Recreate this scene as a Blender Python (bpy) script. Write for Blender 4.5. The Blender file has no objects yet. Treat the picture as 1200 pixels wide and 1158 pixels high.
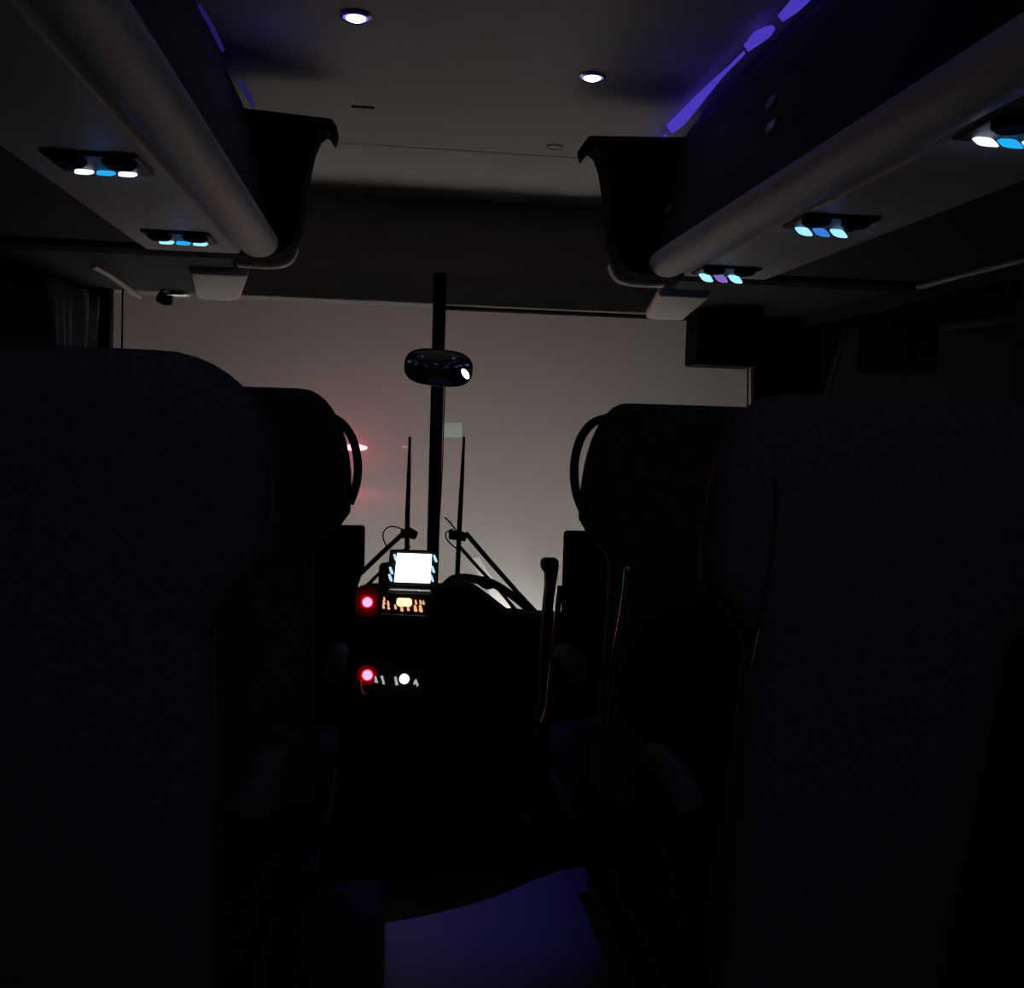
import bpy, bmesh, math, random
from mathutils import Vector, Matrix

random.seed(4)
S = bpy.context.scene
COL = S.collection
R = math.radians

# ------------------------------------------------------------------ camera
W, H, F = 1200.0, 1158.0, 1150.0
CAM = Vector((-0.18, 0.0, 1.12))
YAW, PITCH, ROLL = R(7.05), R(3.92), R(1.7)
fwd = Vector((math.sin(YAW) * math.cos(PITCH), math.cos(YAW) * math.cos(PITCH), -math.sin(PITCH)))
rt0 = Vector((math.cos(YAW), -math.sin(YAW), 0))
up0 = rt0.cross(fwd)
rt = rt0 * math.cos(ROLL) + up0 * math.sin(ROLL)
up = up0 * math.cos(ROLL) - rt0 * math.sin(ROLL)
cd = bpy.data.cameras.new('camera')
cam = bpy.data.objects.new('camera', cd)
COL.objects.link(cam)
M = Matrix((rt, up, -fwd)).transposed().to_4x4()
M.translation = CAM
cam.matrix_world = M
cd.sensor_fit = 'HORIZONTAL'
cd.sensor_width = 36.0
cd.lens = 36.0 * F / W
cd.clip_start = 0.02
cd.clip_end = 300
S.camera = cam


def ray(px, py):
    return fwd + rt * ((px - W / 2) / F) + up * ((H / 2 - py) / F)


def P(px, py, Y=None, X=None, Z=None):
    """the point of the place seen at a photograph pixel, on a known plane"""
    d = ray(px, py)
    if Y is not None:
        t = (Y - CAM.y) / d.y
    elif X is not None:
        t = (X - CAM.x) / d.x
    else:
        t = (Z - CAM.z) / d.z
    return CAM + d * t


# windscreen plane: raked, top nearer
WS_T, WS_B = Vector((0, 3.40, 1.60)), Vector((0, 3.74, 0.30))
WS_N = Vector((0, WS_T.z - WS_B.z, WS_B.y - WS_T.y)).normalized()


def PW(px, py, off=0.0):
    d = ray(px, py)
    t = ((WS_T + WS_N * off) - CAM).dot(WS_N) / d.dot(WS_N)
    return CAM + d * t


# ------------------------------------------------------------------ materials
def mat(name, col, rough=0.6, metal=0.0, spec=0.5, noise=0.0, nscale=60.0, bump=0.0, emit=None, estr=0.0, sheen=0.0):
    m = bpy.data.materials.new(name)
    m.use_nodes = True
    nt = m.node_tree
    b = nt.nodes['Principled BSDF']
    b.inputs['Base Color'].default_value = (*col, 1)
    b.inputs['Roughness'].default_value = rough
    b.inputs['Metallic'].default_value = metal
    b.inputs['Specular IOR Level'].default_value = spec
    if sheen:
        b.inputs['Sheen Weight'].default_value = sheen
    if emit:
        b.inputs['Emission Color'].default_value = (*emit, 1)
        b.inputs['Emission Strength'].default_value = estr
    if noise or bump:
        tc = nt.nodes.new('ShaderNodeTexCoord')
        n = nt.nodes.new('ShaderNodeTexNoise')
        n.inputs['Scale'].default_value = nscale
        n.inputs['Detail'].default_value = 4
        nt.links.new(tc.outputs['Object'], n.inputs['Vector'])
        if noise:
            r = nt.nodes.new('ShaderNodeValToRGB')
            r.color_ramp.elements[0].position = 0.3
            r.color_ramp.elements[1].position = 0.7
            r.color_ramp.elements[0].color = (*[c * (1 - noise) for c in col], 1)
            r.color_ramp.elements[1].color = (*[min(1, c * (1 + noise)) for c in col], 1)
            nt.links.new(n.outputs['Fac'], r.inputs['Fac'])
            nt.links.new(r.outputs['Color'], b.inputs['Base Color'])
        if bump:
            bp = nt.nodes.new('ShaderNodeBump')
            bp.inputs['Strength'].default_value = bump
            bp.inputs['Distance'].default_value = 0.002
            nt.links.new(n.outputs['Fac'], bp.inputs['Height'])
            nt.links.new(bp.outputs['Normal'], b.inputs['Normal'])
    return m


def glow(name, col, strength):
    m = bpy.data.materials.new(name)
    m.use_nodes = True
    nt = m.node_tree
    nt.nodes.clear()
    e = nt.nodes.new('ShaderNodeEmission')
    e.inputs['Color'].default_value = (*col, 1)
    e.inputs['Strength'].default_value = strength
    o = nt.nodes.new('ShaderNodeOutputMaterial')
    nt.links.new(e.outputs[0], o.inputs['Surface'])
    return m


def glass(name, tint, refl):
    m = bpy.data.materials.new(name)
    m.use_nodes = True
    nt = m.node_tree
    nt.nodes.clear()
    t = nt.nodes.new('ShaderNodeBsdfTransparent')
    t.inputs['Color'].default_value = (*tint, 1)
    g = nt.nodes.new('ShaderNodeBsdfGlossy')
    g.inputs['Roughness'].default_value = 0.03
    mx = nt.nodes.new('ShaderNodeMixShader')
    mx.inputs['Fac'].default_value = refl
    o = nt.nodes.new('ShaderNodeOutputMaterial')
    nt.links.new(t.outputs[0], mx.inputs[1])
    nt.links.new(g.outputs[0], mx.inputs[2])
    nt.links.new(mx.outputs[0], o.inputs['Surface'])
    return m


M_ceil = mat('ceiling liner', (0.60, 0.55, 0.54), 0.55, noise=0.05, nscale=220, bump=0.15)
M_rack = mat('dark rack fabric', (0.035, 0.035, 0.042), 0.75, noise=0.2, nscale=120)
M_pale = mat('pale grey plastic', (0.84, 0.81, 0.80), 0.5, noise=0.04, nscale=90)
M_dkpl = mat('charcoal plastic', (0.03, 0.03, 0.032), 0.55, noise=0.15, nscale=90)
M_head = mat('brown grey header plastic', (0.38, 0.33, 0.32), 0.6, noise=0.08, nscale=70)
M_black = mat('black plastic', (0.012, 0.012, 0.013), 0.7, noise=0.2, nscale=80, spec=0.15)
M_rubber = mat('black rubber', (0.01, 0.01, 0.01), 0.85, spec=0.1)
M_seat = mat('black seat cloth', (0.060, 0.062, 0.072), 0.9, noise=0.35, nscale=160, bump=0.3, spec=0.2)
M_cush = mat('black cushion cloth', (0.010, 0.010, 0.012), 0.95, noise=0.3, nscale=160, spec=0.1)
M_trim = mat('grey plastic trim', (0.30, 0.30, 0.31), 0.35, spec=0.6)
M_chrome = mat('chrome tube', (0.75, 0.75, 0.75), 0.22, metal=1.0)
M_floor = mat('grey vinyl floor', (0.075, 0.075, 0.085), 0.55, noise=0.25, nscale=160)
M_wall = mat('dark wall lining', (0.03, 0.03, 0.033), 0.8, noise=0.15, nscale=60)
M_curtain = mat('grey blue curtain', (0.42, 0.42, 0.46), 0.95, noise=0.1, nscale=100, spec=0.1)
M_mirror = mat('convex mirror', (0.30, 0.30, 0.34), 0.05, metal=1.0)
M_road = mat('wet asphalt', (0.12, 0.12, 0.12), 0.8, noise=0.3, nscale=6)
M_line = mat('white road paint', (0.85, 0.85, 0.83), 0.7, noise=0.05, nscale=15)
M_van = mat('dark van paint', (0.05, 0.05, 0.055), 0.4)
M_tyre = mat('tyre rubber', (0.015, 0.015, 0.015), 0.85)
M_sign = mat('pale green sign sheet', (0.17, 0.27, 0.21), 0.6)
M_steel = mat('grey steel', (0.35, 0.36, 0.36), 0.5, metal=0.8)
M_redhalo = mat('red switch halo', (0.24, 0.008, 0.04), 0.7, spec=0.1)  # red colour stands in for the glow around a red switch
M_whitebowl = mat('grey switch bezel', (0.35, 0.35, 0.35), 0.4)
M_ws = glass('windscreen glass', (0.93, 0.95, 0.94), 0.025)
M_side = glass('tinted side glass', (0.12, 0.12, 0.13), 0.05)

G_white = glow('white blue lamp', (0.74, 0.80, 1.0), 1.6)
G_lightcyan = glow('pale cyan lamp', (0.30, 0.68, 1.0), 1.35)
G_cyan = glow('cyan lamp', (0.02, 0.42, 0.95), 1.0)
G_blue = glow('blue lamp', (0.05, 0.22, 0.75), 0.9)
G_purple = glow('violet lamp', (0.28, 0.18, 0.66), 0.75)
G_ceil = glow('ceiling lamp lens', (0.72, 0.80, 1.0), 6.0)
G_rim = glow('violet lamp rim', (0.22, 0.20, 1.0), 1.0)
G_strip = glow('violet led strip', (0.065, 0.042, 0.50), 0.95)
G_strip_dim = glow('dim violet led strip', (0.03, 0.022, 0.20), 0.45)
G_screen = glow('white screen', (0.93, 0.97, 1.0), 3.0)
G_key = glow('lit screen key', (0.45, 0.72, 1.0), 1.1)
G_red = glow('red lit switch', (1.0, 0.035, 0.065), 16.0)
G_knob = glow('white lit knob', (0.95, 1.0, 0.93), 1.6)
G_mark = glow('white lit mark', (0.8, 0.78, 0.78), 0.5)
G_orange = glow('orange display', (1.0, 0.66, 0.42), 1.5)
G_okey = glow('orange lit key', (1.0, 0.45, 0.22), 1.0)
G_tail = glow('red fog lamp', (1.0, 0.10, 0.18), 60.0)
G_tail2 = glow('dim red tail lamp', (1.0, 0.2, 0.22), 2.2)
G_glint = glow('white mirror glint', (1.0, 0.97, 0.97), 2.5)


# ------------------------------------------------------------------ mesh tools
class MB:
    def __init__(self):
        self.bm = bmesh.new()

    def poly_prism(self, pts, axis_vec):
        """closed polygon of 3-D points extruded along a vector"""
        a = [self.bm.verts.new(Vector(p)) for p in pts]
        b = [self.bm.verts.new(Vector(p) + Vector(axis_vec)) for p in pts]
        n = len(pts)
        self.bm.faces.new(a)
        self.bm.faces.new(b[::-1])
        for i in range(n):
            self.bm.faces.new((a[i], b[i], b[(i + 1) % n], a[(i + 1) % n]))
        return self

    def box(self, x0, x1, y0, y1, z0, z1):
        return self.poly_prism([(x0, y0, z0), (x1, y0, z0), (x1, y0, z1), (x0, y0, z1)], (0, y1 - y0, 0))

    def quadbox(self, a, b, c, d, vec):
        return self.poly_prism([a, b, c, d], vec)

    def loft(self, rings, caps=True):
        rr = [[self.bm.verts.new(Vector(p)) for p in r] for r in rings]
        n = len(rr[0])
        for k in range(len(rr) - 1):
            for i in range(n):
                self.bm.faces.new((rr[k][i], rr[k][(i + 1) % n], rr[k + 1][(i + 1) % n], rr[k + 1][i]))
        if caps:
            self.bm.faces.new(rr[0][::-1])
            self.bm.faces.new(rr[-1])
        return self

    def tube(self, pts, r, n=10, closed=False, flat=None):
        """round tube through points; r a number or a list; flat = (axis, factor) squashes it"""
        pts = [Vector(p) for p in pts]
        rings = []
        m = len(pts)
        prev = None
        for k in range(m):
            if k == 0:
                t = pts[1] - pts[0]
            elif k == m - 1:
                t = pts[-1] - pts[-2]
            else:
                t = (pts[k + 1] - pts[k]).normalized() + (pts[k] - pts[k - 1]).normalized()
            t.normalize()
            if prev is None:
                ref = Vector((0, 0, 1)) if abs(t.z) < 0.9 else Vector((0, 1, 0))
                u = ref.cross(t).normalized()
            else:
                u = (prev - t * prev.dot(t)).normalized()
            prev = u
            v = t.cross(u)
            rad = r[k] if isinstance(r, (list, tuple)) else r
            ring = []
            for i in range(n):
                a = 2 * math.pi * i / n
                o = u * math.cos(a) * rad + v * math.sin(a) * rad
                if flat:
                    o = o - Vector(flat[0]) * o.dot(Vector(flat[0])) * (1 - flat[1])
                ring.append(pts[k] + o)
            rings.append(ring)
        return self.loft(rings)

    def lathe(self, c, axis, prof, n=24):
        """prof: list of (radius, height along axis)"""
        c, t = Vector(c), Vector(axis).normalized()
        ref = Vector((0, 0, 1)) if abs(t.z) < 0.9 else Vector((1, 0, 0))
        u = ref.cross(t).normalized()
        v = t.cross(u)
        rings = []
        for (r, h) in prof:
            r = max(r, 1e-4)
            rings.append([c + t * h + (u * math.cos(2 * math.pi * i / n) + v * math.sin(2 * math.pi * i / n)) * r for i in range(n)])
        return self.loft(rings)

    def build(self, name, m, parent=None, bevel=0.0, smooth=False, seg=2):
        bmesh.ops.recalc_face_normals(self.bm, faces=self.bm.faces)
        me = bpy.data.meshes.new(name)
        self.bm.to_mesh(me)
        self.bm.free()
        me.materials.append(m)
        o = bpy.data.objects.new(name, me)
        COL.objects.link(o)
        if smooth:
            for p in me.polygons:
                p.use_smooth = True
            try:
                me.set_sharp_from_angle(angle=R(50))
            except Exception:
                pass
        if bevel:
            b = o.modifiers.new('bevel', 'BEVEL')
            b.width = bevel
            b.segments = seg
            b.limit_method = 'ANGLE'
            b.angle_limit = R(35)
        if parent:
            o.parent = parent
            o.matrix_parent_inverse = Matrix.Translation(-parent.location)
        return o


def spline(pts, sub=6):
    pts = [Vector(p) for p in pts]
    out = []
    for i in range(len(pts) - 1):
        p0 = pts[max(i - 1, 0)]
        p1, p2 = pts[i], pts[i + 1]
        p3 = pts[min(i + 2, len(pts) - 1)]
        for k in range(sub):
            t = k / sub
            out.append(0.5 * ((2 * p1) + (p2 - p0) * t + (2 * p0 - 5 * p1 + 4 * p2 - p3) * t * t + (3 * p1 - p0 - 3 * p2 + p3) * t ** 3))
    out.append(pts[-1])
    return out


def tag(o, label, cat, group=None, kind=None):
    if label:
        o['label'] = label
    if cat:
        o['category'] = cat
    if group:
        o['group'] = group
    if kind:
        o['kind'] = kind
    return o


def thing(name, loc, label, cat, group=None):
    o = bpy.data.objects.new(name, None)
    o.empty_display_size = 0.05
    COL.objects.link(o)
    o.location = loc
    return tag(o, label, cat, group)


def struct(o, label=None, cat=None):
    return tag(o, label, cat, kind='structure')


def lamp(name, kind, loc, energy, col, size=0.02, spot=None, blend=0.5, aim=None):
    d = bpy.data.lights.new(name, kind)
    d.energy = energy
    d.color = col
    d.shadow_soft_size = size
    if spot:
        d.spot_size = spot
        d.spot_blend = blend
    o = bpy.data.objects.new(name, d)
    COL.objects.link(o)
    o.location = loc
    if aim is not None:
        o.rotation_euler = (Vector(aim) - Vector(loc)).to_track_quat('-Z', 'Y').to_euler()
    return o


# ------------------------------------------------------------------ the setting
# raised aisle floor with a curved front edge, lower platform in front
edge_px = [(430, 1087), (450, 1082), (500, 1073), (545, 1062), (585, 1049), (620, 1034), (650, 1022), (692, 1014)]
edge = [P(x, y, Z=0.0) for x, y in edge_px]
fl = [(-1.24, -1.5, 0), (1.24, -1.5, 0), (1.24, edge[-1].y, 0)] + [(p.x, p.y, 0) for p in reversed(edge)] + [(-1.24, edge[0].y, 0)]
f = MB().poly_prism(fl, (0, 0, -0.06)).build('floor', M_floor)
struct(f, 'grey vinyl aisle floor with a curved front edge, lit violet', 'floor')
low = MB().box(-1.24, 1.24, 2.05, 3.9, -0.42, -0.36).build('floor.001', M_floor)
struct(low, 'low dark platform floor in front of the aisle step', 'floor')

CZ = 1.95
SEAM = P(520, 175, Z=CZ).y
HY = P(520, 233, Z=CZ).y
ce = MB().box(-1.25, 1.25, -1.5, SEAM - 0.004, CZ, CZ + 0.05).box(-1.25, 1.25, SEAM + 0.004, 3.75, CZ, CZ + 0.05)
ce.box(-1.25, 1.25, SEAM - 0.01, SEAM + 0.01, CZ + 0.05, CZ + 0.06)
struct(ce.build('ceiling', M_ceil), 'grey lined coach ceiling with a cross seam near the windscreen', 'ceiling')

for s, nm in ((-1, 'left'), (1, 'right')):
    w = MB()
    a, b = sorted((s * 1.24, s * 1.30))
    w.box(a, b, -1.5, 3.75, -0.45, 0.74)
    w.box(a, b, -1.5, 3.75, 1.50, 2.0)
    for y0, y1 in ((-1.5, -1.4), (0.55, 0.67), (2.0, 2.12), (3.42, 3.75)):
        w.box(a, b, y0, y1, 0.74, 1.50)
    struct(w.build('wall_' + nm, M_wall), 'dark side wall lining on the %s of the coach' % nm, 'wall')
n = 3
for s in (-1, 1):
    for y0, y1 in ((-1.4, 0.55), (0.67, 2.0), (2.12, 3.42)):
        a, b = sorted((s * 1.262, s * 1.268))
        struct(MB().box(a, b, y0, y1, 0.74, 1.50).build('window_%d' % n, M_side), None, 'window')
        n += 1
struct(MB().box(-1.3, 1.3, -1.56, -1.5, -0.45, 2.0).build('wall_back', M_wall), None, 'wall')
struct(MB().box(-1.3, 1.3, 3.76, 3.82, -0.45, 0.32).build('wall_front', M_wall), None, 'wall')

# header over the windscreen: three faces of one moulding
HB = PW(440, 343).z
hy = 3.40
prof = [(0, HY, CZ), (0, HY - 0.004, CZ - 0.06), (0, HY + 0.005, CZ - 0.075), (0, HY + 0.005, HB + 0.085), (0, HY - 0.03, HB + 0.05), (0, HY - 0.035, HB), (0, HY + 0.06, HB - 0.005), (0, HY + 0.22, CZ)]
hd = MB().poly_prism([(-1.24, y, z) for _, y, z in prof], (2.48, 0, 0))
struct(hd.build('trim_1', M_head, bevel=0.008), 'dark brown grey header moulding above the windscreen', 'trim')
# black roller blind slot under the header, right pane
rb_a, rb_b = PW(527, 329, -0.03), PW(728, 340, -0.03)
struct(MB().box(rb_a.x, rb_b.x + 0.5, HY - 0.005, HY + 0.05, HB - 0.012, HB + 0.035).build('trim_2', M_rubber, bevel=0.006), 'black roller blind strip under the right half of the header', 'trim')

# windscreen panes and pillars
ctr_t, ctr_b = PW(516, 325), PW(505, 690)


def pane(x0t, x1t, x0b, x1b, name):
    o = MB().quadbox((x0t, WS_T.y, WS_T.z + 0.03), (x1t, WS_T.y, WS_T.z + 0.03), (x1b, WS_B.y, WS_B.z), (x0b, WS_B.y, WS_B.z), WS_N * 0.006)
    return o.build(name, M_ws)


struct(pane(-1.235, ctr_t.x, -1.235, ctr_b.x, 'window_1'), 'left windscreen pane with fog beyond it', 'window')
struct(pane(ctr_t.x + 0.001, 1.235, ctr_b.x + 0.001, 1.235, 'window_2'), 'right windscreen pane with fog beyond it', 'window')
cp = MB()
cp.quadbox(PW(508.5, 320, -0.03), PW(524, 320, -0.03), PW(513, 700, -0.03), PW(499, 700, -0.03), WS_N * 0.028)
struct(cp.build('trim_3', M_black, bevel=0.006), 'black centre pillar between the two windscreen panes', 'pillar')
for px0, px1, px2, px3, nm in ((60, 130, 126, 40, 'trim_4'), (883, 960, 960, 886, 'trim_5')):
    ap = MB().quadbox(PW(px0, 300, -0.02), PW(px1, 300, -0.02), PW(px2, 700, -0.02), PW(px3, 700, -0.02), WS_N * 0.05)
    struct(ap.build(nm, M_black, bevel=0.01), 'black %s corner pillar of the windscreen' % ('left' if px0 < 300 else 'right'), 'pillar')
for px, nm in ((143, 'trim_6'), (877, 'trim_7')):
    a_, b_ = PW(px + (1 if px < 300 else 1), 320, -0.012), PW(px - 3, 640, -0.012)
    struct(MB().tube([a_, b_], 0.0032, 8).build(nm, M_rubber), 'thin black seal line near the %s edge of the windscreen' % ('left' if px < 300 else 'right'), 'trim')

# ------------------------------------------------------------------ luggage racks
RY0, RY1 = -1.48, 2.50
fin = [(0.316, 1.812), (0.307, 1.842), (0.322, 1.862), (0.58, 1.875), (0.62, 1.935), (1.23, 1.935), (1.23, 1.523), (0.60, 1.523), (0.475, 1.520), (0.44, 1.530), (0.414, 1.556), (0.397, 1.60), (0.386, 1.66), (0.378, 1.73), (0.366, 1.79), (0.352, 1.825), (0.337, 1.838), (0.328, 1.832)]
for s, nm in ((-1, 'left'), (1, 'right')):
    t = thing('luggage_rack', (s * 0.85, 0.5, 1.53), 'long overhead luggage rack along the %s side, pale rounded lip and dark face' % nm, 'luggage rack', 'overhead luggage racks')
    sh = [(0.487, 1.575), (0.53, 1.79), (0.552, 1.872), (0.60, 1.945), (1.235, 1.945), (1.235, 1.535), (0.52, 1.535)]
    MB().poly_prism([(s * x, RY0, z) for x, z in sh], (0, RY1 - RY0, 0)).build('shell', M_rack, t, bevel=0.008)
    rings = []
    for y in (RY0, RY1):
        rings.append([(s * (0.515 + 0.048 * math.cos(a)), y, 1.553 + 0.037 * math.sin(a)) for a in [2 * math.pi * i / 28 for i in range(28)]])
    MB().loft(rings).build('rounded_lip', M_pale, t, smooth=True)
    sp = [(0.555, 1.536), (0.785, 1.536), (0.78, 1.522), (0.56, 1.522)]
    MB().poly_prism([(s * x, RY0, z) for x, z in sp], (0, RY1 - RY0, 0)).build('service_panel', M_pale, t, bevel=0.003)
    fp = MB().poly_prism([(s * x - 0.022, RY1, z) for x, z in fin], (0, 0.10, 0)).build('end_panel', M_rubber, t, bevel=0.006)
    trim = spline([(s * x, RY1 + 0.140, z) for x, z in ((0.408, 1.560), (0.420, 1.532), (0.445, 1.514), (0.49, 1.508), (0.56, 1.509))], 5)
    top_ = [Vector((p.x - 0.022, p.y - 0.038, p.z)) for p in trim]
    cen = Vector((s * 0.6 - 0.022, 0, 1.62))
    pr = []
    for p in top_:
        q_ = (p - cen) * 0.045
        q_.y = 0
        pr.append([p, p + Vector((0, 0.035, 0)), p + Vector((0, 0.035, 0)) - q_, p - q_])
    MB().loft(pr).build('end_trim', M_pale, t)
    rail = MB().tube([(s * 1.205, RY0, 1.525), (s * 1.205, RY1, 1.525)], 0.009, 10).build('curtain_rail', M_trim, t, smooth=True)
    # latches on the rack face, two stacked at each bay
    if s > 0:
        spots = [(905, 118, 914), (905, 147, 914), (780, 229, 0), (783, 245, 0)]
    else:
        spots = [(297, 160, 0), (304, 184, 0)]
    for px, py, _ in spots:
        # meet the sloped rack face
        d = ray(px, py)
        A, B = Vector((s * 0.487, 0, 1.60)), Vector((s * 0.53, 0, 1.79))
        nn = Vector(((B.z - A.z), 0, -(B.x - A.x))).normalized()
        tt = (A - CAM).dot(nn) / d.dot(nn)
        p = CAM + d * tt
        u = (B - A).normalized()
        yv = Vector((0, 0.022 if s > 0 else 0.03, 0))
        uv = u * 0.011
        q = p - nn * (0.004 * (1 if nn.x * s < 0 else -1))
        MB().quadbox(q - yv - uv, q + yv - uv, q + yv + uv, q - yv + uv, (-s * 0.008, 0, 0)).build('latch', M_trim, t, bevel=0.003)

    # short locker in front of the rack, over the driver / door
    lk = thing('front_locker', (s * 0.9, 3.0, 1.53), 'short locker ahead of the %s luggage rack with a pale flared edge strip' % nm, 'locker', 'front lockers')
    y0, y1 = 2.645, 3.44
    bot0 = [(0.60, y0), (0.70, y1), (1.23, y1), (1.23, y0)]
    MB().poly_prism([(s * x, y, 1.535) for x, y in bot0], (0, 0, 0.40)).build('locker_body', M_rack, lk, bevel=0.01)
    st = [(0.585, 2.84), (0.597, 2.9), (0.685, 3.36), (0.70, 3.42), (0.74, 3.45), (0.80, 3.45), (0.84, 3.42), (0.755, 2.9), (0.745, 2.84)]
    MB().poly_prism([(s * x, y, 1.515) for x, y in st], (0, 0, 0.03)).build('edge_strip', M_pale, lk, bevel=0.012, seg=3)

# reading lights under the racks
def reading_light(px, py, Z, cols, label, side, w=0.024, h=0.020, gap=0.0, lean=0.0, nozzles=True):
    c = P(px, py, Z=Z)
    t = thing('reading_spotlight', c, label, 'reading light', 'reading lights under the luggage racks')
    hb = MB().box(c.x - 0.072, c.x + 0.072, c.y - 0.092, c.y + 0.022, Z - 0.006, Z - 0.0001)
    hb.build('housing', M_dkpl, t, bevel=0.003)
    if nozzles:
        for k in (-1, 1):
            MB().lathe((c.x + k * 0.038, c.y - 0.062, Z - 0.004), (0, 0, -1), [(0.026, 0.001), (0.027, 0.006), (0.021, 0.011), (0.012, 0.007), (0.0, 0.006)], 20).build('air_nozzle', M_black, t, smooth=True)
    lamp('reading glow', 'POINT', (c.x, c.y - 0.02, Z - 0.045), 0.010, (0.12, 0.30, 1.0), 0.02)
    sp = w + gap
    for k, m in enumerate(cols):
        x = c.x + (k - 1) * sp
        zc = Z - 0.006
        # a small slanted lens block
        n_ = 14
        pts = []
        for i in range(n_):
            a = 2 * math.pi * i / n_
            ex = math.copysign(abs(math.cos(a)) ** 0.55, math.cos(a)) * w / 2
            ez = math.copysign(abs(math.sin(a)) ** 0.55, math.sin(a)) * h / 2
            pts.append((x + ex - lean * ez, c.y - 0.004 + ez * 0.25, zc + ez - h / 2))
        MB().poly_prism(pts, (0, 0.012, 0.004)).build('lamp_lens', m, t)
    return t


LZ = 1.522
reading_light(124, 196, LZ, (G_white, G_cyan, G_white), 'bright white and cyan reading light row under the near left rack', -1, w=0.0275, h=0.009, gap=0.0065)
reading_light(215, 280, LZ, (G_lightcyan, G_cyan, G_lightcyan), 'pale cyan reading light row under the far end of the left rack', -1, w=0.031, h=0.009, gap=0.006)
reading_light(845, 319, LZ, (G_lightcyan, G_purple, G_lightcyan), 'cyan and violet reading light row at the far end of the right rack', 1, w=0.027, h=0.021, gap=0.011, lean=0.6)
reading_light(963, 264, LZ, (G_lightcyan, G_blue, G_lightcyan), 'pale cyan reading light row in the middle of the right rack', 1, w=0.025, h=0.017, gap=0.010, lean=0.7)
reading_light(1185, 158, LZ, (G_white, G_cyan, G_white), 'white and cyan reading light row nearest the camera under the right rack', 1, w=0.025, h=0.013, gap=0.010, lean=0.9)

# round ceiling lamps
for px, py, lab in ((417, 22, 'round blue white ceiling lamp nearer the left rack'), (694, 92, 'round blue white ceiling lamp nearer the right rack')):
    c = P(px, py, Z=CZ - 0.006)
    t = thing('ceiling_light', c, lab, 'ceiling light', 'round ceiling lamps')
    MB().lathe((c.x, c.y, CZ), (0, 0, -1), [(0.032, -0.004), (0.033, 0.004), (0.028, 0.007), (0.025, 0.004), (0.025, -0.003)], 32).build('bezel', M_chrome, t, smooth=True)
    MB().lathe((c.x, c.y, CZ), (0, 0, -1), [(0.020, -0.003), (0.020, 0.006), (0.015, 0.009), (0.001, 0.010)], 32).build('lens', G_ceil, t, smooth=True)
    MB().lathe((c.x, c.y, CZ), (0, 0, -1), [(0.0245, -0.003), (0.0245, 0.005), (0.0215, 0.006), (0.0205, 0.003), (0.0205, -0.003)], 32).build('lit_rim', G_rim, t, smooth=True)
    lamp('ceiling beam and fill', 'SPOT', (c.x, c.y, CZ - 0.02), 38.0 if px < 500 else 4.0, (0.10, 0.07, 1.0), 0.02, R(27), 1.0, (0.0, 2.25, 0) if px < 500 else (0.10, 2.34, 0))

for yy in (-0.3, -1.0):  # unseen fill spots without fixtures, added to lift the dark seats
    lamp('ceiling beam and fill', 'SPOT', (0.05, yy, CZ - 0.02), 3.6, (0.66, 0.78, 1.0), 0.03, R(165), 0.5, (0.05, yy, 0))

# small slot and ring on the ceiling
a = P(425, 125, Z=CZ)
tag(MB().box(a.x - 0.03, a.x + 0.03, a.y - 0.006, a.y + 0.006, CZ - 0.004, CZ + 0.002).build('ceiling_latch', M_dkpl, bevel=0.002), 'small dark slot latch on the ceiling near the left rack', 'latch')
a = P(650, 172, Z=CZ)
tag(MB().lathe((a.x, a.y, CZ), (0, 0, -1), [(0.026, -0.002), (0.026, 0.004), (0.020, 0.004), (0.019, 0.001), (0.001, 0.001)], 24).build('ceiling_fitting', M_ceil), 'small round fitting on the ceiling near the right rack end', 'fitting')

# violet strips in the coves above the racks
t = thing('led_strip', (0.55, 2.0, 1.89), 'violet glowing light strip above the right luggage rack', 'light strip', 'cove light strips')


def cove(segs, s, parent, m):
    for (pts) in segs:
        left, right = [], []
        for (px, py, wpx) in pts:
            p = P(px, py, X=s * 0.540)
            k = p.y / F * wpx * 0.72
            left.append(p + Vector((-s * 0.3 * k, 0, 0.35 * k)))
            right.append(p + Vector((s * 0.3 * k, 0, -0.35 * k)))
        poly = left + right[::-1]
        MB().poly_prism(poly, (s * 0.005, 0, 0.006)).build('light_segment', m, parent)


cove([[(763, 169, 8), (771, 167, 11), (780, 162, 7)],
      [(784, 152, 18), (797, 141, 22), (815, 121, 18), (838, 96, 10), (852, 82, 6), (870, 64, 6)],
      [(874, 57, 14), (886, 46, 22), (898, 39, 18), (904, 35, 8)],
      [(914, 22, 14), (930, 8, 24), (945, -6, 24), (960, -20, 24)]], 1, t, G_strip)
t = thing('led_strip', (-0.55, 2.0, 1.89), 'dim violet light strip above the left luggage rack', 'light strip', 'cove light strips')
cove([[(236, 10, 6), (250, 34, 8), (262, 60, 6)], [(283, 98, 6), (291, 112, 9), (298, 126, 6)]], -1, t, G_strip_dim)
for s, m in ((-1, G_strip_dim), (1, G_strip)):
    par = [o for o in COL.objects if o.name.startswith('led_strip') and o.type == 'EMPTY' and o.location.x * s > 0][0]
    for y0, y1 in ((0.85, 1.25), (0.3, 0.7), (-0.25, 0.15), (-0.8, -0.4)):
        MB().box(*sorted((s * 0.534, s * 0.546)), y0, y1, 1.885, 1.90).build('light_segment', m, par)
for s in (-1, 1):
    for yy in (1.5, 2.2):
        lamp('cove strip light', 'POINT', (s * 0.44, yy, 1.86), 0.022, (0.16, 0.10, 1.0), 0.08)


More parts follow.
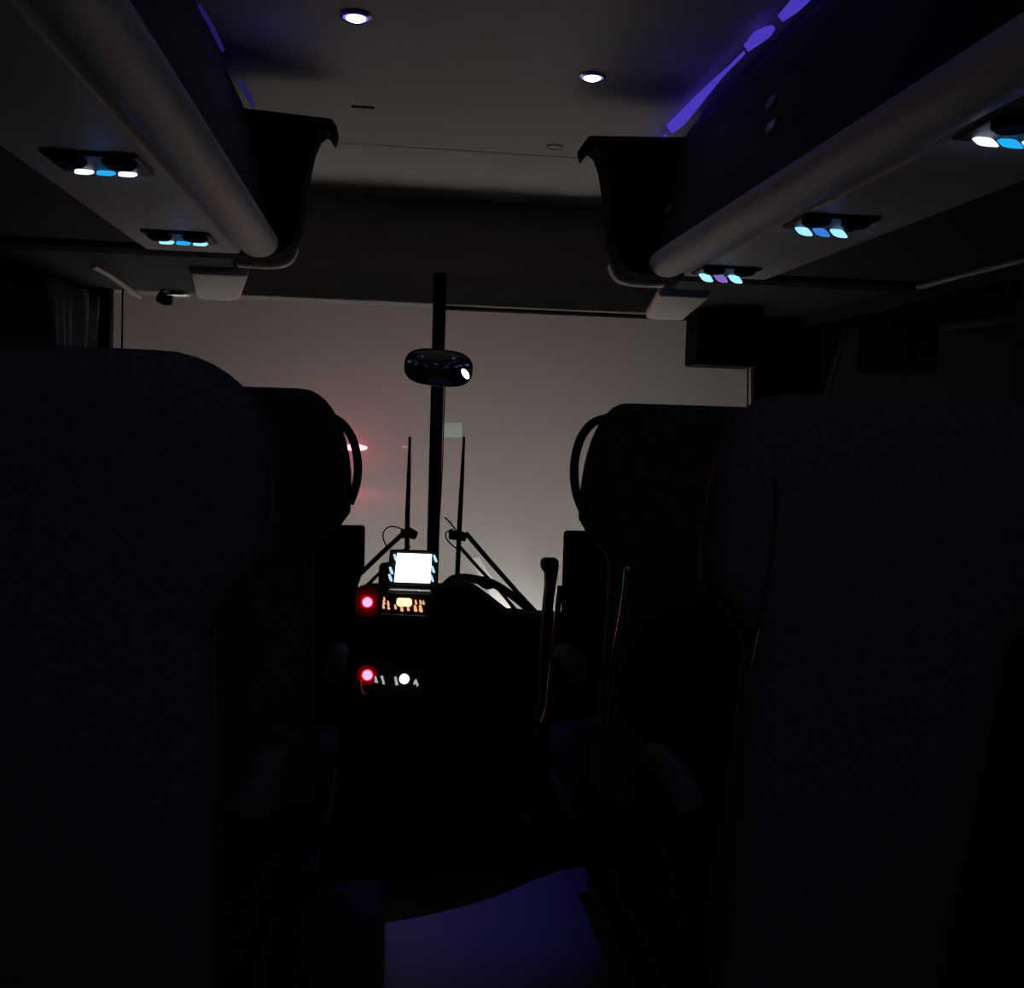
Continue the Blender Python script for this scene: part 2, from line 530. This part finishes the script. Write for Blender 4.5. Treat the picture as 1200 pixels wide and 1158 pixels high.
# ------------------------------------------------------------------ seats
PZ = 0.10
pl_x = P(450, 1090, Z=0).x
pr_x = P(695, 1040, Z=0).x
for x0, x1, yy, nm in ((-1.24, pl_x, edge[1].y, 'left'), (pr_x, 1.24, edge[-1].y, 'right')):
    struct(MB().box(x0, x1, -1.5, yy, 0.001, PZ).build('floor.002' if nm == 'left' else 'floor.003', M_rubber, bevel=0.008), 'low dark seat plinth along the %s side of the aisle' % nm, 'floor')
def seat_ring(cx, hw, yr, th, z, slope, n=36, e=4.0):
    out = []
    for i in range(n):
        a = 2 * math.pi * i / n
        cx_, sy_ = math.cos(a), math.sin(a)
        x = math.copysign(abs(cx_) ** (2 / e), cx_) * hw
        y = math.copysign(abs(sy_) ** (2 / e), sy_) * th / 2
        out.append((cx + x, yr + th / 2 + y, z))
    return out


def backrest(cx, hw, Yt, zt, rec, ci=0.085, cz=0.11):
    rings = []
    z0 = 0.40

    def yr(z):
        return Yt + (zt - z) * math.tan(rec)
    for k in range(25):
        z = z0 + (zt - cz - z0) * k / 24
        u = k / 24
        th = 0.13 - 0.03 * u + 0.012 * math.sin(u * 9)
        q_ = min(1, max(0, (zt - 0.20 - z) / 0.10))
        inset = 0.132 * q_ * q_ * (3 - 2 * q_)
        rings.append(seat_ring(cx, hw - inset * 0.5, yr(z), th, z, 0))
    for k in range(1, 11):
        a = (math.pi / 2) * k / 10
        z = zt - cz + cz * math.sin(a)
        w = hw - ci + ci * math.cos(a)
        th = 0.10 * (0.30 + 0.70 * math.cos(a) ** 0.7 if k < 10 else 0.30)
        off = (0.10 - th) / 2
        rings.append(seat_ring(cx, w, yr(z) + off, th, z + 0.006 * math.sin(a), 0))
    return MB().loft(rings)


def cushion(cx, hw, y0, y1, zt):
    rings = []
    for k in range(9):
        u = k / 8
        y = y0 + (y1 - y0) * u
        hgt = 0.13 * (1 - 0.35 * max(0, (u - 0.75) / 0.25) ** 2) * (1 - 0.2 * max(0, (0.15 - u) / 0.15))
        ring = []
        for i in range(28):
            a = 2 * math.pi * i / 28
            x = math.copysign(abs(math.cos(a)) ** 0.45, math.cos(a)) * hw
            z = math.copysign(abs(math.sin(a)) ** 0.55, math.sin(a)) * hgt / 2
            ring.append((cx + x, y, zt - 0.07 + z))
        rings.append(ring)
    return MB().loft(rings)


def twin_seat(s, xe, Yt, zt, label, trim_px=None, loop=None, rec=R(10), ci=0.085, cz=0.16, tr=0.0075):
    t = thing('twin_seat', (s * 0.68, Yt + 0.3, 0), label, 'seat', 'black twin coach seats')
    for k in (0, 1):
        cx = xe + s * (0.225 + k * 0.465)
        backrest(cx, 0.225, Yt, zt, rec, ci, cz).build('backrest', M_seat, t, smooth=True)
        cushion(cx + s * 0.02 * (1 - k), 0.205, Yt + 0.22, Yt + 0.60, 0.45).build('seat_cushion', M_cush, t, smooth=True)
    cxm = xe + s * 0.4575
    MB().box(cxm - 0.42, cxm + 0.42, Yt + 0.24, Yt + 0.56, 0.29, 0.325).build('seat_frame', M_black, t, bevel=0.006)
    for k in (-1, 1):
        fx = cxm + k * 0.28
        MB().poly_prism([(fx - 0.02, Yt + 0.26, PZ), (fx - 0.02, Yt + 0.50, PZ), (fx - 0.02, Yt + 0.46, 0.30), (fx - 0.02, Yt + 0.30, 0.30)], (0.04, 0, 0)).build('leg', M_black, t, bevel=0.005)
    # aisle armrest
    ax = xe + s * 0.03
    MB().tube(spline([(ax, Yt + 0.20, 0.64), (ax, Yt + 0.26, 0.65), (ax, Yt + 0.34, 0.645), (ax, Yt + 0.39, 0.63)], 4), [0.021] * 12 + [0.016], 12).build('armrest', M_seat, t, smooth=True)
    if loop:
        lp = [P(x, y, Y=Yt + 0.055) for x, y in loop]
        MB().tube(spline(lp, 5), 0.0078, 10, flat=((0, 1, 0), 1.6)).build('grab_loop', M_black, t, smooth=True)
    if trim_px:
        pts = []
        for (x, y) in trim_px:
            Yg = Yt + 0.06
            for _ in range(4):
                p = P(x, y, Y=Yg)
                Yg = Yt + (zt - p.z) * math.tan(rec) - 0.001
            pts.append(P(x, y, Y=Yg))
        mm = len(spline(pts, 5))
        MB().tube(spline(pts, 5), [0.0022] + [tr] * (mm - 2) + [0.0022], 12).build('edge_trim', M_chrome, t, smooth=True)
    return t


YF, YN = 1.68, 1.02
xl = P(412, 600, Y=YF + 0.10).x
xr = P(678, 600, Y=YF + 0.10).x
twin_seat(-1, xl, YF, P(335, 459, Y=YF + 0.05).z, 'black twin seat left of the aisle in the row ahead, rounded shoulder with grab loop',
          None, [(384, 487), (398, 494), (410, 508), (417, 527), (419.5, 548), (417, 570), (410, 590)])
twin_seat(1, xr, YF, P(745, 477, Y=YF + 0.05).z, 'black twin seat right of the aisle in the row ahead, grab loop on its shoulder',
          [(736, 662), (734, 690), (729, 725), (722, 765), (716, 810), (712, 850)],
          [(716, 489), (700, 493), (690, 500), (680, 515), (674, 537), (673, 560), (676, 580), (682, 597)], ci=0.07)
twin_seat(-1, xl - 0.06, YN, P(170, 417, Y=YN + 0.05).z, 'tall black twin seat at the left nearest the camera', None, None, ci=0.11, cz=0.10)
twin_seat(1, xr + 0.02, YN, P(900, 468, Y=YN + 0.05).z, 'black twin seat at the right nearest the camera', [(910, 560), (911, 600), (905, 650), (893, 730), (880, 800), (872, 870)], None, ci=0.07, cz=0.11, tr=0.0025)

# ------------------------------------------------------------------ modesty panels and post ahead of the seats
MY = 2.42
for s in (-1, 1):
    if s < 0:
        c1, c2 = P(428, 616, Y=MY), P(425, 800, Y=MY)
    else:
        c1, c2 = P(661.5, 622, Y=MY), P(661.5, 800, Y=MY)
    t = thing('partition_panel', (s * 0.6, MY, 0), 'low black partition panel in front of the %s seats' % ('left' if s < 0 else 'right'), 'partition', 'low partitions ahead of the seats')
    ed = [(c1.x, MY, c1.z), (c1.x, MY, c1.z - 0.10)]
    ed += [(c1.x - 0.02, MY, c1.z - 0.17), (c1.x - 0.025, MY, 0.06)] if s < 0 else [(c1.x, MY, 0.06)]
    MB().poly_prism(ed + [(s * 1.2, MY, 0.06), (s * 1.2, MY, c1.z)], (0, 0.018, 0)).build('panel', M_rubber, t, bevel=0.008)
    for fx in (0.36, 1.05):
        MB().box(s * fx - 0.02, s * fx + 0.02, MY, MY + 0.03, 0.0, 0.07).build('foot', M_steel, t)
    if s > 0:
        pts = [P(x, y, Y=MY - 0.012) for x, y in ((656.5, 686), (655, 700), (650.5, 745), (646, 790), (642, 830), (636, 848))]
        MB().tube(spline(pts, 4), 0.0075, 16).build('edge_rail', M_chrome, t, smooth=True)

# padded black grab post beside the entrance steps
GY = 2.62
t = thing('grab_post', P(640, 900, Y=GY), 'black upright grab post with a hooked top left of the right partition', 'grab post')
tp = [(636, 659), (640, 655.5), (655, 656), (655.5, 664), (650, 700), (644, 760), (638, 850), (634, 960), (628, 960), (632, 850), (636, 740), (639, 705), (641, 686), (640.5, 674), (636, 667)]
MB().poly_prism([P(x, y, Y=GY) for x, y in tp], (0, 0.05, 0)).build('post', M_black, t, bevel=0.006)
b = P(635, 960, Y=GY)
MB().box(b.x - 0.05, b.x + 0.06, GY - 0.02, GY + 0.07, -0.36, b.z).build('post_base', M_black, t, bevel=0.01)

# ------------------------------------------------------------------ dashboard
DY = 3.12
t = thing('dashboard', (0.1, 3.4, -0.36), 'black dashboard below the windscreen with a raised centre console', 'dashboard')
top = [(300, 745), (405, 742), (419, 694), (432, 690), (444, 690), (520, 690), (529, 684), (548, 683.5), (562, 693), (580, 706), (598, 720), (640, 723), (900, 735)]
pts = [P(x, y, Y=DY) for x, y in top]
poly = [(-1.2, DY, pts[0].z)] + pts + [(1.2, DY, pts[-1].z), (1.2, DY, -0.36), (-1.2, DY, -0.36)]
MB().poly_prism(poly, (0, 0.12, 0)).box(-1.2, 1.2, DY + 0.119, 3.72, -0.36, 0.24).build('body', M_black, t, bevel=0.008)
bh = [(443, 694), (444, 668), (447, 664), (455, 664), (459, 660), (466, 660), (470, 694)]
MB().poly_prism([P(x, y, Y=DY + 0.06) for x, y in bh], (0, 0.10, 0)).build('console_hump', M_black, t, bevel=0.006)
MB().poly_prism([P(x, y, Y=DY - 0.03) for x, y in ((418, 690), (524, 690), (522, 830), (414, 830))], (0, 0.04, 0)).build('console_face', M_black, t, bevel=0.004)
lg = MB().poly_prism([P(x, y, Y=DY - 0.07) for x, y in ((456, 691), (505, 693), (506, 697), (454, 695))], (0, 0.06, 0)).build('ledge', M_pale, t, bevel=0.003)
lg['label'] = 'pale ledge under the screen'
# arched black rail that rises over the right half of the dash
arc = [(519, 692), (525, 684), (533, 678.5), (545, 677.5), (560, 679.5), (575, 683), (590, 691), (604, 701), (618, 713), (634, 727)]
q = spline([P(x, y, Y=DY + 0.2) for x, y in arc], 5)
rr = [0.0165 - 0.004 * i / len(q) for i in range(len(q))]
MB().tube(q, rr, 12).build('arched_rail', M_black, t, smooth=True)
MB().poly_prism([P(x, y, Y=DY + 0.2) for x, y in ((556, 682), (578, 684), (577, 690), (571, 691.5), (565, 689))], (0, 0.02, 0)).build('rail_tab', M_black, t, bevel=0.002)
MB().poly_prism([P(x, y, Y=DY + 0.26) for x, y in ((579, 685), (583, 688), (612, 724), (607, 724))], (0, 0.015, 0)).build('rail_brace', M_black, t, bevel=0.002)

# screen
SY = DY - 0.06
t = thing('display_screen', P(486, 690, Y=SY), 'bright white display screen standing on the centre console', 'screen')
scr = [(463, 648.5), (509, 650), (505, 684), (461, 682)]
scr = [(465.5, 648.5), (506, 650), (504, 683.5), (462, 682)]
bz = [(457, 645), (512, 646.5), (511, 688), (453, 687)]
MB().poly_prism([P(x, y, Y=SY + 0.008) for x, y in bz], (0, 0.03, 0)).build('bezel', M_black, t, bevel=0.004)
MB().poly_prism([P(x, y, Y=SY) for x, y in scr], (0, 0.007, 0)).build('panel', G_screen, t)
for x, y in ((465, 654), (460, 669), (459, 677.5), (508.5, 655), (505.8, 667.5), (504.5, 678)):
    k = -1 if x < 480 else 1
    x += k * 1.6
    MB().poly_prism([P(x + dx, y + dy, Y=SY) for dx, dy in ((-2.6, -4), (-0.2, -4.3), (1.8, 0.5), (2.6, 3.6), (0.4, 4.2), (-1.4, 1))], (0, 0.01, 0)).build('button', G_key, t)
MB().poly_prism([P(x, y, Y=SY + 0.04) for x, y in ((476, 684), (494, 685), (496, 689.2), (474, 688.6))], (0, 0.03, 0)).build('stand', M_black, t, bevel=0.002)

# radio
RYY = DY - 0.06
t = thing('car_radio', P(473, 720, Y=RYY), 'radio with a glowing orange display set in the console below the screen', 'radio')
MB().poly_prism([P(x, y, Y=RYY + 0.006) for x, y in ((443, 694), (503, 697), (502, 724), (442, 721))], (0, 0.018, 0)).build('faceplate', M_black, t, bevel=0.004)
MB().poly_prism([P(x, y, Y=RYY) for x, y in ((465, 702.5), (467, 701.2), (480, 701.5), (482.5, 703), (483, 708), (481, 711), (467, 710.8), (464.5, 708))], (0, 0.008, 0)).build('display', G_orange, t)
keys = [(450.5, 702, .7), (450, 706, .9), (449.5, 711, .9), (455, 707, .9), (455.5, 712, .9), (463.5, 711.5, .9), (471, 713.3, 1.2), (478.5, 713.3, 1.0), (487.5, 706, .9), (487, 713.3, 1.3), (493, 706, .9), (493.2, 713.5, 1.4), (496.5, 706.5, .8)]
for x, y, k in keys:
    MB().poly_prism([P(x + dx * k, y + dy * k, Y=RYY) for dx, dy in ((-1.6, -2.8), (0.4, -2.8), (1.8, 2.4), (0.2, 3.0), (-1.4, 2.2))], (0, 0.008, 0)).build('button', G_okey, t)
tr = MB().tube([P(447, 719.5, Y=RYY), P(500, 722.5, Y=RYY)], 0.0022, 8).build('trim_strip', M_chrome, t)

# lit switches
def switch(px, py, r, m, bowl, label, cat='switch', bz=3.3):
    c = P(px, py, Y=DY - 0.05)
    k = c.y / F
    t = thing('lit_switch', c, label, cat, 'lit round switches on the console')
    MB().lathe(c, (0, -1, 0), [(r * k * bz, -0.009), (r * k * bz, -0.004), (r * k * 1.15, -0.003), (r * k * 1.05, -0.008)], 28).build('bezel', bowl, t, smooth=True)  # on the red switches this wide disc imitates the glow halo
    o = MB().lathe(c, (0, -1, 0), [(r * k * 0.95, -0.008), (r * k, -0.001), (r * k * 0.85, 0.003), (r * k * 0.5, 0.005), (0.0005, 0.0055)], 28).build('cap', m, t, smooth=True)
    return t


switch(430.5, 706, 5.6, G_red, M_redhalo, 'round red lit switch left of the orange radio')
switch(430.5, 791.5, 5.8, G_red, M_redhalo, 'round red lit switch lower on the console below the radio', bz=2.2)
switch(473.8, 796, 6.0, G_knob, M_rubber, 'round white lit knob low on the console', bz=1.5)

t = thing('control_panel', P(455, 815, Y=DY - 0.05), 'lower control panel with small white lit marks around the knobs', 'control panel')
MB().poly_prism([P(x, y, Y=DY - 0.038) for x, y in ((419, 776), (500, 780), (499, 820), (418, 816))], (0, 0.007, 0)).build('faceplate', M_black, t, bevel=0.003)
for pl in ([(439, 793), (440.5, 793), (443, 800.5), (439, 800)], [(445.8, 793), (448.6, 792.6), (450.3, 799), (448, 799)], [(447.8, 800), (450.5, 799.8), (451, 802), (448.5, 802)],
           [(462, 794), (464.5, 793.5), (466.8, 803), (463.5, 803.5)], [(485.3, 799), (487.8, 796.3), (488.4, 802), (484.5, 802.5)], [(487.8, 796.3), (490.6, 803), (488.6, 805.2), (487.5, 801)]):
    MB().poly_prism([P(x, y, Y=DY - 0.056) for x, y in pl], (0, 0.008, 0)).build('lit_mark', G_mark, t)
q = spline([P(x, y, Y=DY - 0.05) for x, y in ((423.5, 797), (423.2, 804), (424.5, 810), (428, 814))], 4)
MB().tube(q, 0.0018, 8).build('chrome_edge', M_pale, t, smooth=True)

# ------------------------------------------------------------------ rear-view mirror on the centre pillar
c = P(514, 431, Y=3.36)
t = thing('rear_view_mirror', c, 'black capsule shaped mirror on the centre pillar with a small white glint', 'mirror')


def capsule(cx, cz, hw, hh, rot, y, ny, sc):
    out = []
    for i in range(40):
        a = 2 * math.pi * i / 40
        x = math.copysign(abs(math.cos(a)) ** 0.62, math.cos(a)) * hw * sc
        z = math.copysign(abs(math.sin(a)) ** 0.80, math.sin(a)) * hh * sc
        out.append((cx + x * math.cos(rot) - z * math.sin(rot), y, cz + x * math.sin(rot) + z * math.cos(rot)))
    return out


k = 3.36 / F
rot = R(-3.5)
MB().loft([capsule(c.x, c.z, 40 * k, 21.5 * k, rot, c.y + yy, 0, sc) for yy, sc in ((0.05, 0.55), (0.042, 0.8), (0.025, 0.95), (0.0, 1.0), (-0.014, 0.985), (-0.02, 0.94))]).build('housing', M_black, t, smooth=True)
MB().loft([capsule(c.x, c.z, 37.5 * k, 19.5 * k, rot, c.y + yy, 0, sc) for yy, sc in ((-0.018, 1.0), (-0.0235, 0.98), (-0.029, 0.8), (-0.033, 0.55), (-0.035, 0.25), (-0.0355, 0.02))]).build('mirror_face', M_mirror, t, smooth=True)
d = P(545.5, 438, Y=3.325)  # glowing blob standing in for a bright reflection in the mirror
dd = MB().loft([[(d.x + math.cos(a) * 4.3 * k * sc - math.sin(a) * 1.6 * k * sc, d.y + yy, d.z + math.sin(a) * 5.6 * k * sc - math.cos(a) * 1.5 * k * sc) for a in [2 * math.pi * i / 20 for i in range(20)]] for yy, sc in ((0.03, 1), (0.002, 1), (-0.003, 0.6))]).build('mirror_glint', G_glint, t)
dd['label'] = 'small white glint at the right end, made as a glowing blob'
q = [P(516, 409, Y=3.40), PW(517, 400, -0.03)]
MB().tube([q[0] + Vector((0, -0.02, -0.03)), q[0], q[1]], 0.012, 10).build('bracket', M_black, t)
cb = [PW(x, y, -0.035) for x, y in ((521.5, 452), (520, 490), (519, 530), (517, 575), (515.5, 600), (514, 618))]
tag(MB().tube(spline(cb, 3), 0.0022, 6).build('cable', M_rubber), 'thin black cable hanging down beside the centre pillar', 'cable')

# ------------------------------------------------------------------ sun-side fittings near the windscreen
bx0, bx1 = P(818, 400, Y=3.22), P(888, 400, Y=3.22)
bz0 = P(845, 428.5, Y=3.22)
tag(MB().box(bx0.x, bx1.x + 0.02, 3.22, 3.37, bz0.z, 1.534).build('door_gear_box', M_rubber, bevel=0.008), 'black square box hanging under the right front locker', 'box')

# curtain gathered at the left front window
ct = MB()
rings = []
nz, ny = 14, 46
grid = []
for j in range(nz + 1):
    v = j / nz
    z = 1.50 - 0.72 * v
    row = []
    for i in range(ny + 1):
        u = i / ny
        pinch = 1 - 0.10 * math.sin(min(1, v * 1.3) * math.pi)
        y = 2.90 + (0.46 * u) * pinch + 0.03 * math.sin(v * 3)
        x = -1.150 + 0.022 * math.sin(u * 34 + 0.8 * math.sin(v * 4)) + 0.01 * math.sin(u * 13 + v)
        row.append(ct.bm.verts.new((x, y, z)))
    grid.append(row)
for j in range(nz):
    for i in range(ny):
        ct.bm.faces.new((grid[j][i], grid[j][i + 1], grid[j + 1][i + 1], grid[j + 1][i]))
o = ct.build('window_curtain', M_curtain, smooth=True)
sm = o.modifiers.new('thick', 'SOLIDIFY')
sm.thickness = 0.003
tag(o, 'grey folded curtain gathered at the left front window', 'curtain')
rp = [P(x, y, Y=yy) for x, y, yy in ((108, 312, 2.72), (128, 323, 2.95), (148, 337, 3.15), (164, 349, 3.30))]
tag(MB().tube(spline(rp, 4), 0.010, 10, flat=((0, 0, 1), 0.6)).build('curtain_track', M_pale, smooth=True), 'short pale track above the folded left curtain', 'curtain rail')
# map lamp under the left front locker
c = P(205, 349, Z=1.512)
t = thing('map_lamp', c, 'small glossy swivel lamp under the left front locker', 'lamp')
MB().lathe((c.x, c.y, 1.535), (0, 0, -1), [(0.05, 0.001), (0.05, 0.012), (0.042, 0.02), (0.001, 0.021)], 24).build('base', M_chrome, t, smooth=True)
MB().tube([(c.x - 0.055, c.y, 1.513), (c.x - 0.03, c.y, 1.503), (c.x - 0.01, c.y, 1.501)], [0.016, 0.019, 0.014], 12).build('swivel_head', M_black, t, smooth=True)

# ------------------------------------------------------------------ wipers outside the glass
for s, nm in ((-1, 'left'), (1, 'right')):
    OF = 0.05
    piv = (484, 628) if s < 0 else (538, 629)
    t = thing('windscreen_wiper', PW(*piv, OF), 'black %s windscreen wiper parked upright with a twin link arm' % nm, 'wiper', 'windscreen wipers')
    if s < 0:
        bl = [(480.3, 512), (479, 560), (477.5, 605), (476.5, 668)]
        arms = [[(474, 624), (452, 644), (424, 671), (395, 699)], [(480, 640), (455, 662), (428, 688), (405, 711)]]
        hose = [(474, 621), (460, 617), (451, 621), (449, 631), (455, 644)]
        knob = [(470, 626), (480, 624.5), (488, 628)]
    else:
        bl = [(543.8, 512), (541.5, 560), (539, 605), (536, 674)]
        arms = [[(546, 625), (575, 659), (606, 694), (634, 724), (660, 750)], [(538, 640), (560, 665), (580, 686), (592, 700), (613, 725)]]
        hose = [(531, 620), (523, 624), (523, 631), (530, 639), (536, 643)]
        knob = [(526, 627), (536, 627), (546, 630)]
    kk = 3.7 / F
    MB().tube([PW(x, y, OF) for x, y in bl], [1.5 * kk, 2.4 * kk, 2.9 * kk, 2.8 * kk], 10).build('blade', M_rubber, t, smooth=True)
    for j, ar in enumerate(arms):
        MB().tube([PW(x, y, OF + 0.02) for x, y in ar], (2.9 if j == 0 else 2.1) * kk, 10).build('arm', M_black, t, smooth=True)
    MB().tube([PW(x, y, OF + 0.012) for x, y in knob], [5.0 * kk, 6.5 * kk, 5.0 * kk], 12).build('pivot', M_black, t, smooth=True)
    MB().tube(spline([PW(x, y, OF + 0.01) for x, y in hose], 4), 0.9 * kk, 6).build('washer_hose', M_rubber, t, smooth=True)
a = [PW(x, y, 0.06) for x, y in ((521, 606), (528, 613), (534, 621))]
tag(MB().tube(a, 0.0035, 6).build('washer_pipe', M_line), 'short pale washer pipe outside the glass near the right wiper pivot', 'pipe')

# ------------------------------------------------------------------ outside: road, vehicle ahead, sign, fog
GZ = -1.0
struct(MB().box(-30, 30, -6, 90, GZ - 0.1, GZ).build('road', M_road), 'dark asphalt road lit by the headlights', 'road')
a0, a1 = P(601, 720, Z=GZ + 0.005), P(560, 662, Z=GZ + 0.005)
for y0, y1 in ((a0.y - 3.5, a0.y + 4.5),):
    x0 = a0.x - 0.135
    prof = []
    y = y0
    while y < y1:
        prof += [(x0, y, GZ + 0.004), (x0, y + 0.022, GZ + 0.03), (x0, y + 0.05, GZ + 0.03), (x0, y + 0.06, GZ + 0.004)]
        y += 0.075
    prof += [(x0, y1 + 0.08, GZ + 0.001), (x0, y0, GZ + 0.001)]
    tag(MB().poly_prism(prof, (0.15, 0, 0)).build('lane_line', M_line), 'white painted ribbed line on the road ahead, seen under the dash rail', 'road marking')
    lamp('headlight', 'SPOT', (0.85, 4.0, -0.40), 9000, (1.0, 0.95, 0.92), 0.06, R(9), 0.6, (a0.x, a0.y + 0.6, GZ))  # extra narrow beam added only to brighten the lane line

# van ahead
VY = 34.0
la, lb = P(416.5, 524.5, Y=VY), P(475, 524, Y=VY)
vx = (la.x + lb.x) / 2
t = thing('van', (vx, VY, GZ), 'dark van driving ahead in the fog, one red fog lamp glowing', 'van')
hw = (lb.x - la.x) / 2 + 0.28
sec = [(-hw, 0.35), (-hw, 1.3), (-hw * 0.96, 1.5), (-hw * 0.86, 2.05), (-hw * 0.75, 2.15), (hw * 0.75, 2.15), (hw * 0.86, 2.05), (hw * 0.96, 1.5), (hw, 1.3), (hw, 0.35)]
MB().loft([[(vx + x * sx, VY + yy, GZ + 0.35 + (z - 0.35) * sz) for x, z in sec] for yy, sx, sz in ((0, 0.97, 0.97), (0.08, 1, 1), (3.2, 1, 1), (4.0, 0.97, 0.62), (4.8, 0.93, 0.5))]).build('body', M_van, t, bevel=0.03)
MB().box(vx - hw * 0.75, vx + hw * 0.75, VY - 0.012, VY + 0.02, GZ + 1.42, GZ + 1.95).build('rear_window', M_black, t, bevel=0.03)
MB().box(vx - hw, vx + hw, VY - 0.10, VY + 0.1, GZ + 0.38, GZ + 0.60).build('bumper', M_rubber, t, bevel=0.03)
for sx in (-1, 1):
    for wy in (0.8, 3.9):
        MB().lathe((vx + sx * (hw - 0.2), VY + wy, GZ + 0.33), (sx, 0, 0), [(0.2, -0.02), (0.33, -0.02), (0.33, 0.18), (0.22, 0.2), (0.1, 0.17)], 28).build('wheel', M_tyre, t, smooth=True)
o = MB().poly_prism([(la.x + 0.40 * math.cos(2 * math.pi * i / 28), VY - 0.05, la.z + 0.105 * math.sin(2 * math.pi * i / 28)) for i in range(28)], (0, 0.06, 0)).build('tail_lamp', G_tail, t)
o['label'] = 'bright red fog lamp on the left'
MB().box(lb.x - 0.12, lb.x + 0.12, VY - 0.05, VY + 0.02, lb.z - 0.03, lb.z + 0.04).build('tail_lamp', G_tail2, t, bevel=0.02)
lamp('fog lamp light', 'SPOT', (la.x, VY - 0.15, la.z), 2000, (1.0, 0.06, 0.14), 0.12, R(75), 1.0, tuple(CAM))

# sign
SGY = 12.0
p0, p1 = P(519, 495, Y=SGY), P(541.5, 513, Y=SGY)
t = thing('road_sign', ((p0.x + p1.x) / 2, SGY, GZ), 'small pale green rectangular road sign dim in the fog beside the centre pillar', 'sign')
MB().box(p0.x, p1.x, SGY, SGY + 0.02, p1.z, p0.z).build('panel', M_sign, t, bevel=0.01)
ps = P(512, 505, Y=SGY).x
MB().tube([(ps, SGY + 0.045, GZ), (ps, SGY + 0.045, p0.z)], 0.025, 10).box(ps, p1.x, SGY + 0.021, SGY + 0.04, p0.z - 0.06, p0.z - 0.03).build('post', M_rubber, t)

# fog
fm = bpy.data.materials.new('night fog')
fm.use_nodes = True
nt = fm.node_tree
nt.nodes.clear()
v = nt.nodes.new('ShaderNodeVolumeScatter')
v.inputs['Color'].default_value = (0.95, 0.93, 0.92, 1)
v.inputs['Density'].default_value = 0.055
v.inputs['Anisotropy'].default_value = 0.0
oo = nt.nodes.new('ShaderNodeOutputMaterial')
nt.links.new(v.outputs[0], oo.inputs['Volume'])
tag(MB().box(-16, 16, 3.95, 46, GZ + 0.02, 8).build('fog', fm), 'thick grey night fog filling the view beyond the windscreen', 'fog', kind='stuff')

# headlights of the coach (they light the fog and the road)
for x in (-0.85, 0.85):
    lamp('headlight', 'SPOT', (x, 4.0, -0.35), 42, (1.0, 0.97, 0.94), 0.12, R(178), 1.0, (x * 1.5, 20.0, 0.6))

    lamp('low beam', 'SPOT', (x, 4.0, -0.40), 590, (1.0, 0.84, 0.71), 0.08, R(60), 1.0, (x * 0.3 + 1.0, 11.0, -0.15))
    lamp('road light', 'SPOT', (x, 4.0, -0.45), 680, (1.0, 0.93, 0.88), 0.08, R(100), 0.7, (x * 1.2, 6.2, GZ))

# ------------------------------------------------------------------ world and view
wd = bpy.data.worlds.new('night')
S.world = wd
wd.use_nodes = True
bg = wd.node_tree.nodes['Background']
bg.inputs['Color'].default_value = (0.9, 0.9, 1.0, 1)
bg.inputs['Strength'].default_value = 0.012

S.view_settings.view_transform = 'Standard'
S.view_settings.look = 'None'
S.view_settings.exposure = 0.0
S.view_settings.gamma = 1.0
S.view_settings.use_curve_mapping = False
S.cycles.volume_bounces = 1
S.cycles.max_bounces = 8
S.cycles.transparent_max_bounces = 16
